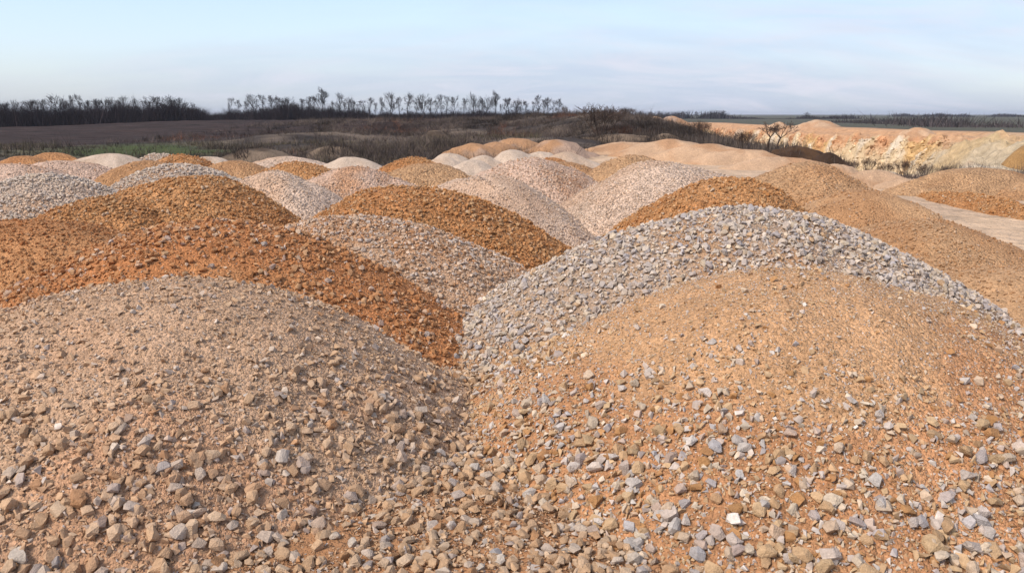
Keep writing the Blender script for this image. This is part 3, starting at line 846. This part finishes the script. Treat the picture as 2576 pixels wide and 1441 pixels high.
# ------------------------------------------------------------------ bare trees
def tube(segs, sides):
    """segments (p0, p1, r0, r1) -> V, T"""
    P0 = np.array([s[0] for s in segs]); P1 = np.array([s[1] for s in segs])
    r0 = np.array([s[2] for s in segs]); r1 = np.array([s[3] for s in segs])
    d = P1 - P0; d /= np.maximum(np.linalg.norm(d, axis=1), 1e-6)[:, None]
    ref = np.where(np.abs(d[:, 2:3]) > .9, np.array([[1.0, 0, 0]]), np.array([[0, 0, 1.0]]))
    a = np.cross(d, ref); a /= np.linalg.norm(a, axis=1)[:, None]
    b = np.cross(d, a)
    V = []
    for base, r in ((P0, r0), (P1, r1)):
        for k in range(sides):
            an = 2 * math.pi * k / sides
            V.append(base + (a * math.cos(an) + b * math.sin(an)) * r[:, None])
    V = np.stack(V, 1)                       # n, 2*sides, 3
    T = []
    for k in range(sides):
        k2 = (k + 1) % sides
        T += [(k, k2, sides + k2), (k, sides + k2, sides + k)]
    T = np.array(T)
    n = len(segs)
    return V.reshape(-1, 3), (T[None] + (np.arange(n) * 2 * sides)[:, None, None]).reshape(-1, 3)
def grow(kind, seed):
    """a leafless tree about 1 high and its branching; returns trunk and branch segments"""
    r = random.Random(seed)
    trunk, br = [], []
    def vec(d, amt):
        v = Vector((d.x + r.gauss(0, amt), d.y + r.gauss(0, amt), d.z + r.gauss(0, amt * .8)))
        return v.normalized()
    def limb(p, d, L, rad, depth, up):
        n = (4, 4, 3, 2, 2)[depth]
        bend = .34 if kind == 'crooked' else .15
        for k in range(n):
            d = (vec(d, bend) + Vector((0, 0, up))).normalized()
            q = p + d * (L / n)
            ra, rb = rad * (1 - .75 * k / n), rad * (1 - .75 * (k + 1) / n)
            br.append((tuple(p), tuple(q), max(ra, .0034), max(rb, .0024)))
            p = q
            if depth < 4 and (k > 0 or depth > 1):
                for _ in range(1 if depth == 3 else r.choice((1, 1, 2))):
                    limb(q, vec(d, .52), L * r.uniform(.5, .8) * (1.05 - .12 * k), rb * .72, depth + 1, up)
    P = Vector((0, 0, 0)); D = Vector((r.uniform(-.06, .06), r.uniform(-.06, .06), 1)).normalized()
    if kind == 'spread':
        for k in range(6):
            D = (vec(D, .10) + Vector((0, 0, .4))).normalized()
            q = P + D * .085
            trunk.append((tuple(P), tuple(q), .024 - .003 * k, .021 - .003 * k)); P = q
            if k >= 1:
                for _ in range(2):
                    an = r.uniform(0, 6.28)
                    limb(P, Vector((math.cos(an) * .75, math.sin(an) * .75, .75)).normalized(), r.uniform(.30, .42), .011, 1, .13)
        for _ in range(3):
            limb(P, vec(Vector((0, 0, 1)), .35), .40, .011, 1, .1)
    elif kind in ('slender', 'crooked'):
        n = 7
        for k in range(n):
            D = vec(D, .10 if kind == 'slender' else .22); D = (D + Vector((0, 0, .35))).normalized()
            q = P + D * .105
            trunk.append((tuple(P), tuple(q), .021 * (1 - k / (n + 3)), .021 * (1 - (k + 1) / (n + 3)))); P = q
            if k >= 1:
                for _ in range(r.choice((1, 1, 2))):
                    an = r.uniform(0, 6.28)
                    limb(P, Vector((math.cos(an) * .7, math.sin(an) * .7, .8)).normalized(), r.uniform(.20, .30), .010, 1, .14)
        for _ in range(3):
            limb(P, vec(D, .40), .24, .009, 1, .14)
    elif kind == 'poplar':
        n = 10
        for k in range(n):
            D = (vec(D, .04) + Vector((0, 0, .5))).normalized()
            q = P + D * .075
            trunk.append((tuple(P), tuple(q), .018 * (1 - k / (n + 1)), .018 * (1 - (k + 1) / (n + 1)))); P = q
            if k >= 2:
                for _ in range(2):
                    an = r.uniform(0, 6.28)
                    limb(P, Vector((math.cos(an) * .6, math.sin(an) * .6, .85)).normalized(), r.uniform(.22, .32) * (1.3 - k / n * .8), .008, 1, .12)
        limb(P, Vector((0, 0, 1)), .16, .005, 2, .1)
    elif kind == 'bush':
        for k in range(20):
            an = r.uniform(0, 6.28); sp = r.uniform(.1, .75)
            d = Vector((math.cos(an) * sp, math.sin(an) * sp, 1)).normalized()
            p0 = Vector((math.cos(an) * .06, math.sin(an) * .06, 0))
            q = p0 + d * .2
            trunk.append((tuple(p0), tuple(q), .009, .007))
            limb(q, d, r.uniform(.34, .5), .009, 1, .12)
    elif kind == 'double':
        for sgn in (-1, 1):
            P = Vector((0, 0, 0)); D = Vector((sgn * .42, r.uniform(-.1, .1), 1)).normalized()
            for k in range(4):
                D = vec(D, .14); q = P + D * .11
                trunk.append((tuple(P), tuple(q), .022 - .003 * k, .019 - .003 * k)); P = q
            for k in range(6):
                an = k * 1.05 + r.uniform(-.3, .3)
                limb(P, Vector((math.cos(an) * .7, math.sin(an) * .7, .7)).normalized(), r.uniform(.18, .26), .009, 1, .06)
    top = max(max(s[1][2] for s in br), .01)
    sc = 1 / top
    f = lambda L: [(tuple(c * sc for c in a), tuple(c * sc for c in b), x * sc, y * sc) for a, b, x, y in L]
    return f(trunk), f(br)
TREE = {}
def tree_meshes(kind, seed, mat):
    key = (kind, seed)
    if key not in TREE:
        tr, br = grow(kind, seed)
        v, t = tube(tr, 5); w, t2 = tube(br, 3)
        TREE[key] = (mesh_from('trunk', v, t, mat), mesh_from('crown', w, t2, mat), len(t) + len(t2))
        global TRI
        TRI += len(t) + len(t2)
    return TREE[key]
def tree(name, kind, seed, loc, height, rz, label, group=None, width=1.0, mat=None, cat='tree'):
    a, b, _ = tree_meshes(kind, seed, mat or M_bark)
    root = obj(name, None, loc=loc, label=label, cat=cat, group=group)
    root.rotation_euler.z = rz
    root.scale = (height * width, height * width, height)
    obj('trunk' if cat == 'tree' else 'stem', a, root); obj('crown', b, root)
    return root
def row_Y(u): return float(np.interp(u, [0, 250, 500, 900, 1450], [128, 142, 160, 188, 200]))
# crest pixels of the trees along the field edge (u, v of the top, kind)
ROW = [(5, 254, 's'), (17, 253, 'c'), (35, 262, 's'), (58, 260, 's'), (77, 262, 'c'), (93, 255, 's'), (111, 257, 'c'), (138, 254, 's'), (223, 244, 'c'), (244, 241, 's'), (281, 253, 'c'), (313, 254, 's'), (329, 249, 'c'), (350, 245, 's'),
 (384, 241, 'w'), (419, 244, 'w'), (435, 246, 'c'), (461, 243, 'w'), (488, 249, 's'), (520, 260, 's'), (607, 249, 'c'), (628, 254, 's'), (664, 239, 'w'), (686, 241, 's'), (704, 244, 'c'), (723, 247, 's'), (735, 249, 's'), (752, 248, 'w'), (765, 257, 'w'), (794, 246, 'c'), (811, 244, 's'),
 (875, 236, 'w'), (895, 244, 'w'), (908, 252, 'c'), (932, 255, 'c'), (945, 249, 'c'), (959, 260, 's'), (975, 247, 'c'), (996, 235, 'w'), (1017, 247, 's'), (1059, 255, 'c'), (1078, 241, 'w'), (1091, 249, 's'), (1116, 241, 'c'), (1130, 244, 'c'), (1147, 244, 's'), (1195, 235, 'w'), (1226, 244, 'w'), (1274, 249, 's'), (1298, 247, 'w'), (1326, 257, 'c'), (1351, 242, 's'), (1364, 254, 'c'), (1374, 248, 's'), (1388, 254, 's'), (1414, 260, 'b')]
_r2 = random.Random(77)
_us = sorted([t[0] for t in ROW] + [190, 832, 1037, 1248])
for a_, b_u in zip(_us[:-1], _us[1:]):
    if 23 < b_u - a_ < 60:
        _u = (a_ + b_u) // 2
        ROW.append((_u, 256 + _r2.randint(-8, 8), _r2.choice('ccs')))
MARKS = [(190, 'the widest fan-shaped tree'), (570, 'the gap in the row'), (832, 'the tallest tree'), (1037, 'the gnarled tall tree'), (1248, 'the narrow tall tree')]
ORD = ['first', 'second', 'third', 'fourth', 'fifth', 'sixth', 'seventh', 'eighth', 'ninth', 'tenth', 'eleventh', 'twelfth', 'thirteenth', 'fourteenth', 'fifteenth', 'sixteenth', 'seventeenth', 'eighteenth', 'nineteenth', 'twentieth', 'twenty-first', 'twenty-second', 'twenty-third', 'twenty-fourth', 'twenty-fifth']
LBL = {'s': ('slender', 'slender straight bare tree'), 'c': ('crooked', 'crooked bare tree'), 'w': ('spread', 'round-crowned bare tree')}
def row_label(u, kd):
    mk = min(MARKS, key=lambda m: abs(m[0] - u))
    side = u > mk[0]
    k = sum(1 for t in ROW if t[2] != 'b' and (t[0] > mk[0]) == side and abs(t[0] - mk[0]) < abs(u - mk[0]))
    return LBL[kd][1] + ', ' + ORD[k] + ' from ' + mk[1] + (' towards the quarry' if side else ' away from the quarry')
def foot(u, Y):
    x = (u - CU) / F * Y * 1.02
    return x, Y, float(terrain(np.array([x]), np.array([Y]))[0]) - .05
for k, (u, v, kd) in enumerate(ROW):
    if kd == 'b':
        continue
    Y = row_Y(u) + random.uniform(-4, 4)
    x, Y, z = foot(u, Y)
    h = (at(u, v, Y)[2] - z) * 1.10
    kind, lab, grp = LBL[kd][0], row_label(u, kd), 'bare trees of the field-edge row'
    tree('bare_tree', kind, k % 7, (x, Y, z), h, random.uniform(0, 6.28), lab, grp, width=random.uniform(.6, 1.15) * (1.15 if kd == 'w' else 1.0))
for u, v, kind, w, lab in ((190, 237, 'spread', 1.5, 'widest fan-shaped bare tree standing above the dense dark thicket'),
                           (832, 220, 'poplar', 1.0, 'tallest bare tree of the field-edge row, with straight upswept branches'),
                           (1037, 233, 'crooked', 1.1, 'tall gnarled bare tree leaning out of the middle of the field-edge row'),
                           (1248, 228, 'poplar', .8, 'tall narrow bare tree with upswept branches near the end of the row')):
    Y = row_Y(u) - 3
    x, Y, z = foot(u, Y)
    tree('bare_tree', kind, 7, (x, Y, z), (at(u, v, Y)[2] - z) * 1.04, .6, lab, width=w)
# bushes and small trees by themselves
for u, v, Y, kind, w, lab, nm, ct in (
    (1500, 258, 62, 'bush', 1.6, 'big spreading brown willow bush on the overgrown bank beyond the long grey heap', 'willow_bush', 'bush'),
    (1565, 268, 80, 'bush', 1.5, 'smaller leafless bush on the bank behind the big willow bush', 'leafless_bush', 'bush'),
    (1414, 262, 170, 'bush', .5, 'dense dark upright bush at the end of the tree row', 'leafless_bush', 'bush'),
    (1745, 300, 58, 'bush', 1.1, 'pale leafless bush on the rim before the red quarry wall', 'leafless_bush', 'bush'),
    (1912, 304, 44, 'double', 1.35, 'small two-stemmed bare tree on the quarry rim above the dark soil heap', 'bare_tree', 'tree'),
    (1850, 325, 47, 'bush', 1.2, 'low bare bush at the foot of the two-stemmed tree', 'leafless_bush', 'bush'),
    (1370, 300, 110, 'bush', .8, 'low dark bush in the scrub below the end of the tree row', 'leafless_bush', 'bush'),
    (1290, 300, 120, 'crooked', 1.0, 'little bare tree in the scrub below the end of the tree row', 'bare_tree', 'tree')):
    x, Y, z = foot(u, Y)
    tree(nm, kind, 5, (x, Y, z), max(at(u, v, Y)[2] - z, .6), .4, lab, width=w, mat=M_bark2, cat=ct)

for k, (u, v, Y) in enumerate(((2118, 402, 31.5), (2160, 396, 30.8), (2205, 404, 30.2), (2250, 398, 29.6), (2300, 408, 29.0), (2350, 416, 28.6))):
    x, Y, z = foot(u, Y)
    tree('leafless_bush', 'bush', 5 + k % 3, (x, Y, z), max(at(u, v, Y)[2] - z, .6), k * 1.3, 'thin bare bush on the quarry rim, ' + ORD[k] + ' from the pointed soil heap', 'bare bushes on the quarry rim', width=1.0, mat=M_bark2, cat='bush')

# ------------------------------------------------------------------ brush that nobody could count
def blades(P, H, W, lean, cols):
    n = len(P)
    an = rng.uniform(0, 2 * math.pi, n)
    side = np.stack([np.cos(an), np.sin(an), np.zeros(n)], 1) * np.broadcast_to(W, (n,))[:, None] * .5
    tip = P + np.stack([rng.normal(0, lean, n) * H, rng.normal(0, lean, n) * H, H], 1)
    V = np.stack([P - side, P + side, tip], 1).reshape(-1, 3)
    return V, np.arange(n * 3).reshape(-1, 3), np.repeat(cols, 3, 0)
def brush(name, P, H, W, lean, base_cols, label, cat, var=.25):
    global TRI
    pick = rng.integers(0, len(base_cols), len(P))
    c = np.array(base_cols)[pick] * np.exp(rng.normal(0, var, len(P)))[:, None]
    V, T, C = blades(P, H, W, lean, c)
    TRI += len(T)
    return obj(name, mesh_from(name, V, T, M_twig, C), kind='stuff', label=label, cat=cat)
def clumped(n, x0, x1, y0, y1, dens, per, rad):
    x = rng.uniform(x0, x1, n); y = rng.uniform(y0, y1, n)
    k = rng.uniform(0, 1, n) < dens(x, y)
    x, y = x[k], y[k]
    r = np.abs(rng.normal(0, rad, (len(x), per))); a = rng.uniform(0, 6.28, (len(x), per))
    sz = np.repeat(np.exp(rng.normal(0, .35, len(x))), per)
    X = (x[:, None] + r * np.cos(a)).ravel(); Y = (y[:, None] + r * np.sin(a)).ravel()
    return X, Y, sz
# dense thicket under the tree row
u = rng.uniform(-60, 1480, 90000)
Yt = np.interp(u, [0, 250, 500, 900, 1450], [128, 142, 160, 188, 200]) + rng.normal(0, 3.0, len(u))
X = (u - CU) / F * Yt * 1.02
Ht = np.interp(u, [0, 120, 300, 480, 525, 560, 610, 760, 880, 960, 1150, 1420, 1500], [4.6, 4.2, 4.2, 4.6, 3.4, 1.6, 2.8, 4.4, 3.2, 2.0, 2.6, 2.2, 1.6]) * (.45 + .8 * fbm(u / 16, Yt / 40, 130, 3)) * rng.uniform(.25, 1.0, len(u))
keep = rng.uniform(0, 1, len(u)) < np.interp(u, [0, 520, 560, 620, 900, 950, 1450], [1, 1, .5, .8, .9, .5, .5])
u, Yt, X, Ht = u[keep], Yt[keep], X[keep], Ht[keep]
P = np.stack([X, Yt, terrain(X, Yt) - .05], 1)
brush('hedgerow_undergrowth', P, Ht, rng.uniform(.05, .12, len(P)), .34, [(.026, .019, .023), (.034, .025, .026), (.021, .017, .021)], 'dense dark leafless thicket under the row of bare trees', 'undergrowth')
# scrub and dry weeds on the overgrown bank
def d_scrub(x, y):
    side = 1 - sstep(11, 17, x - (y - 45) * .085)
    return (.15 + .85 * sstep(.36, .60, fbm(x / 5, y / 8, 140, 4))) * sstep(35, 39, y - 8 * sstep(0, 6, x)) * side * (1 - .85 * (1 - sstep(-22, -12, x + (y - 60) * .2)))
X, Y, sz = clumped(21000, -32, 17, 36, 135, d_scrub, 18, .30)
P = np.stack([X, Y, terrain(X, Y) - .03], 1)
hs = .45 + .9 * fbm(X / 4, Y / 6, 145, 3)
tone = fbm(X / 3.5, Y / 5, 147, 3)
SC = np.array([(.105, .080, .064), (.080, .062, .054), (.120, .094, .072), (.055, .042, .041)])
tone = np.clip((tone - .5) * 2.4 + .5, 0, 1)
rust = sstep(.62, .72, fbm(X / 7, Y / 9, 149, 3))[:, None] * np.array([.5, -.05, -.25]) + 1
pick = SC[rng.integers(0, 4, len(P))] * rust * (.35 + 1.15 * tone)[:, None] * np.exp(rng.normal(0, .2, len(P)))[:, None]
V_, T_, C_ = blades(P, sz * hs * rng.uniform(.10, .58, len(P)), .010 + Y * .00028, .62, pick)
TRI += len(T_)
obj('scrub_undergrowth', mesh_from('scrub_undergrowth', V_, T_, M_twig, C_), kind='stuff', label='brown leafless scrub and dry weeds covering the old spoil bank', cat='scrub')
# dry grass between field and piles
def d_dry(x, y):
    g = np.maximum(np.exp(-((x + 24 + (y - 52) * .35) / 5.5) ** 2 - ((y - 53) / 9) ** 2), np.exp(-((x + 19.5) / 3.6) ** 2 - ((y - 48) / 3.4) ** 2))
    return sstep(.45, .6, fbm(x / 5, y / 4, 150, 3)) * .9 * (1 - sstep(.2, .5, g))
X, Y, sz = clumped(7000, -40, 2, 36, 62, d_dry, 8, .25)
P = np.stack([X, Y, terrain(X, Y) - .02], 1)
brush('dry_grass', P, sz * rng.uniform(.12, .38, len(P)), .018 + Y * .0003, .3, [(.14, .11, .076), (.11, .088, .066), (.085, .075, .045)], 'dry brown grass at the edge of the ploughed field', 'grass')
# brush along the quarry rim
def along(pts, n, spread):
    pts = np.array(pts, float); t = rng.uniform(0, len(pts) - 1, n); i = np.minimum(t.astype(int), len(pts) - 2); f = (t - i)[:, None]
    return pts[i] * (1 - f) + pts[i + 1] * f + rng.normal(0, spread, (n, 2))
XY = along([(12.0, 30.2), (13.5, 29.4), (15.2, 28.8), (17.0, 28.2), (18.5, 27.8)], 3400, .45)
hh = .62 * (.10 + 1.25 * sstep(.3, .7, fbm(XY[:, 0] / .6, XY[:, 1] / .6, 160, 3))) * rng.uniform(.2, 1.0, len(XY))
P = np.stack([XY[:, 0], XY[:, 1], terrain(XY[:, 0], XY[:, 1]) - .03], 1)
brush('rim_undergrowth', P, hh, rng.uniform(.010, .024, len(P)), .40, [(.13, .10, .085), (.10, .078, .07), (.075, .06, .055)], 'bare grey-brown brush along the quarry rim behind the low sand berms', 'brush')
XY = along([(10.0, 60), (11.5, 53), (13.2, 47), (13.8, 43)], 3600, .9)
hh = (.3 + .9 * fbm(XY[:, 0] / 1.2, XY[:, 1] / 1.2, 170, 3)) * rng.uniform(.3, 1.1, len(XY))
P = np.stack([XY[:, 0], XY[:, 1], terrain(XY[:, 0], XY[:, 1]) - .03], 1)
brush('bank_undergrowth', P, hh, rng.uniform(.02, .05, len(P)), .24, [(.10, .078, .066), (.075, .06, .055), (.12, .095, .075)], 'grey-brown brush below the two-stemmed tree by the quarry', 'brush')
# weeds on the old heaps
for i, p in enumerate(PX):
    if PILES[i][6] not in ('old', 'soil'):
        continue
    n = 1300 if PILES[i][6] == 'old' else 160
    r = np.sqrt(rng.uniform(0, 1, n)) * .95; a = rng.uniform(0, 6.28, n)
    x = p['x'] + r * np.cos(a) * p['a']; y = p['y'] + r * np.sin(a) * p['b']
    k = fbm(x, y, 180 + i, 2) > .44
    x, y = x[k], y[k]
    z, q = pile_z(p, x, y)
    c = np.array([(.085, .066, .052), (.055, .043, .038)])[rng.integers(0, 2, len(x))]
    V, T, C = blades(np.stack([x - p['x'], y - p['y'], z - p['base'] - .02], 1), rng.uniform(.12, .45, len(x)), np.full(len(x), .035), .3, c)
    obj('dry_weeds', mesh_from('dry_weeds', V, T, M_twig, C), ROOTS[i], kind='stuff')
# far hedges
def far_hedge(name, pts, n, h, w, cols, label, seed):
    XY = along(pts, n, 4.0)
    hh = h * (.10 + 1.25 * sstep(.30, .72, fbm(XY[:, 0] / 9, XY[:, 1] / 60, seed, 4))) * rng.uniform(.3, 1.0, n)
    P = np.stack([XY[:, 0], XY[:, 1], terrain(XY[:, 0], XY[:, 1]) - .1], 1)
    return brush(name, P, hh, np.full(n, w), .45, cols, label, 'far hedge')
GB = [(.042, .038, .046), (.035, .032, .040), (.050, .044, .048)]
far_hedge('distant_hedge_undergrowth', [((u - CU) / F * Y, Y) for u, Y in ((1700, 420), (1850, 415), (2000, 405), (2110, 395))], 5200, 3.6, .5, GB, 'dark distant hedge along the skyline beyond the orange sand heaps', 190)
far_hedge('skyline_wood_undergrowth', [((u - CU) / F * Y, Y) for u, Y in ((2240, 760), (2400, 740), (2680, 700))], 4200, 3.6, .9, GB, 'thin line of distant woods on the skyline above the green field', 195)
far_hedge('field_hedge_undergrowth', [((u - CU) / F * Y, Y) for u, Y in ((2100, 235), (2250, 190), (2350, 165))], 2800, 2.2, .24, [(.06, .052, .052), (.05, .045, .047)], 'low dark hedge between the quarry bench and the green field', 198)
far_hedge('thorn_undergrowth', [((u - CU) / F * Y, Y) for u, Y in ((2360, 160), (2420, 150), (2445, 146))], 1600, 3.0, .16, [(.075, .062, .062), (.06, .05, .052)], 'clump of dark thorn brush at the edge of the green field', 199)
far_hedge('gap_hedge_undergrowth', [((u - CU) / F * Y, Y) for u, Y in ((480, 330), (560, 330), (760, 340))], 3000, 4.0, .4, GB, 'distant hedge seen through the gap in the tree row', 201)
far_hedge('back_hedge_undergrowth', [((u - CU) / F * Y, Y) for u, Y in ((1400, 420), (1560, 430), (1720, 430))], 2600, 4.0, .4, GB, 'distant low hedge behind the overgrown bank', 203)
for k, (u, v, Y) in enumerate(((1600, 277, 420), (1622, 280, 420), (1643, 278, 425), (1664, 279, 430), (1683, 281, 430), (1700, 279, 430), (1735, 277, 420), (1795, 278, 410), (2000, 281, 405))):
    x, Y, z = foot(u, Y)
    tree('distant_tree', 'spread' if k != 7 else 'crooked', k % 3, (x, Y, z), at(u, v, Y)[2] - z, k, 'tiny bare tree on the skyline beyond the far end of the quarry', 'tiny skyline trees', width=1.2)
# ------------------------------------------------------------------ thin spring haze
hz = bpy.data.materials.new('thin_haze'); hz.use_nodes = True
ht = hz.node_tree
for n in list(ht.nodes): ht.nodes.remove(n)
ho = N(ht, 'ShaderNodeOutputMaterial'); hv = N(ht, 'ShaderNodeVolumePrincipled')
hv.inputs['Color'].default_value = (.80, .85, .95, 1)
hv.inputs['Density'].default_value = 0.00016
hv.inputs['Anisotropy'].default_value = 0.2
ht.links.new(hv.outputs[0], ho.inputs['Volume'])
bx = np.array([(x, y, z) for z in (-12, 22) for y in (-60, 8200) for x in (-4200, 4200)], float)
obj('haze', mesh_from('haze', bx, np.array([(0, 2, 3, 1), (4, 5, 7, 6), (0, 1, 5, 4), (2, 6, 7, 3), (0, 4, 6, 2), (1, 3, 7, 5)]), hz), kind='stuff', label='thin pale haze in the air over the fields', cat='haze')
print('total triangles about', TRI, 'objects', len(bpy.data.objects), round(time.time() - T0, 1))
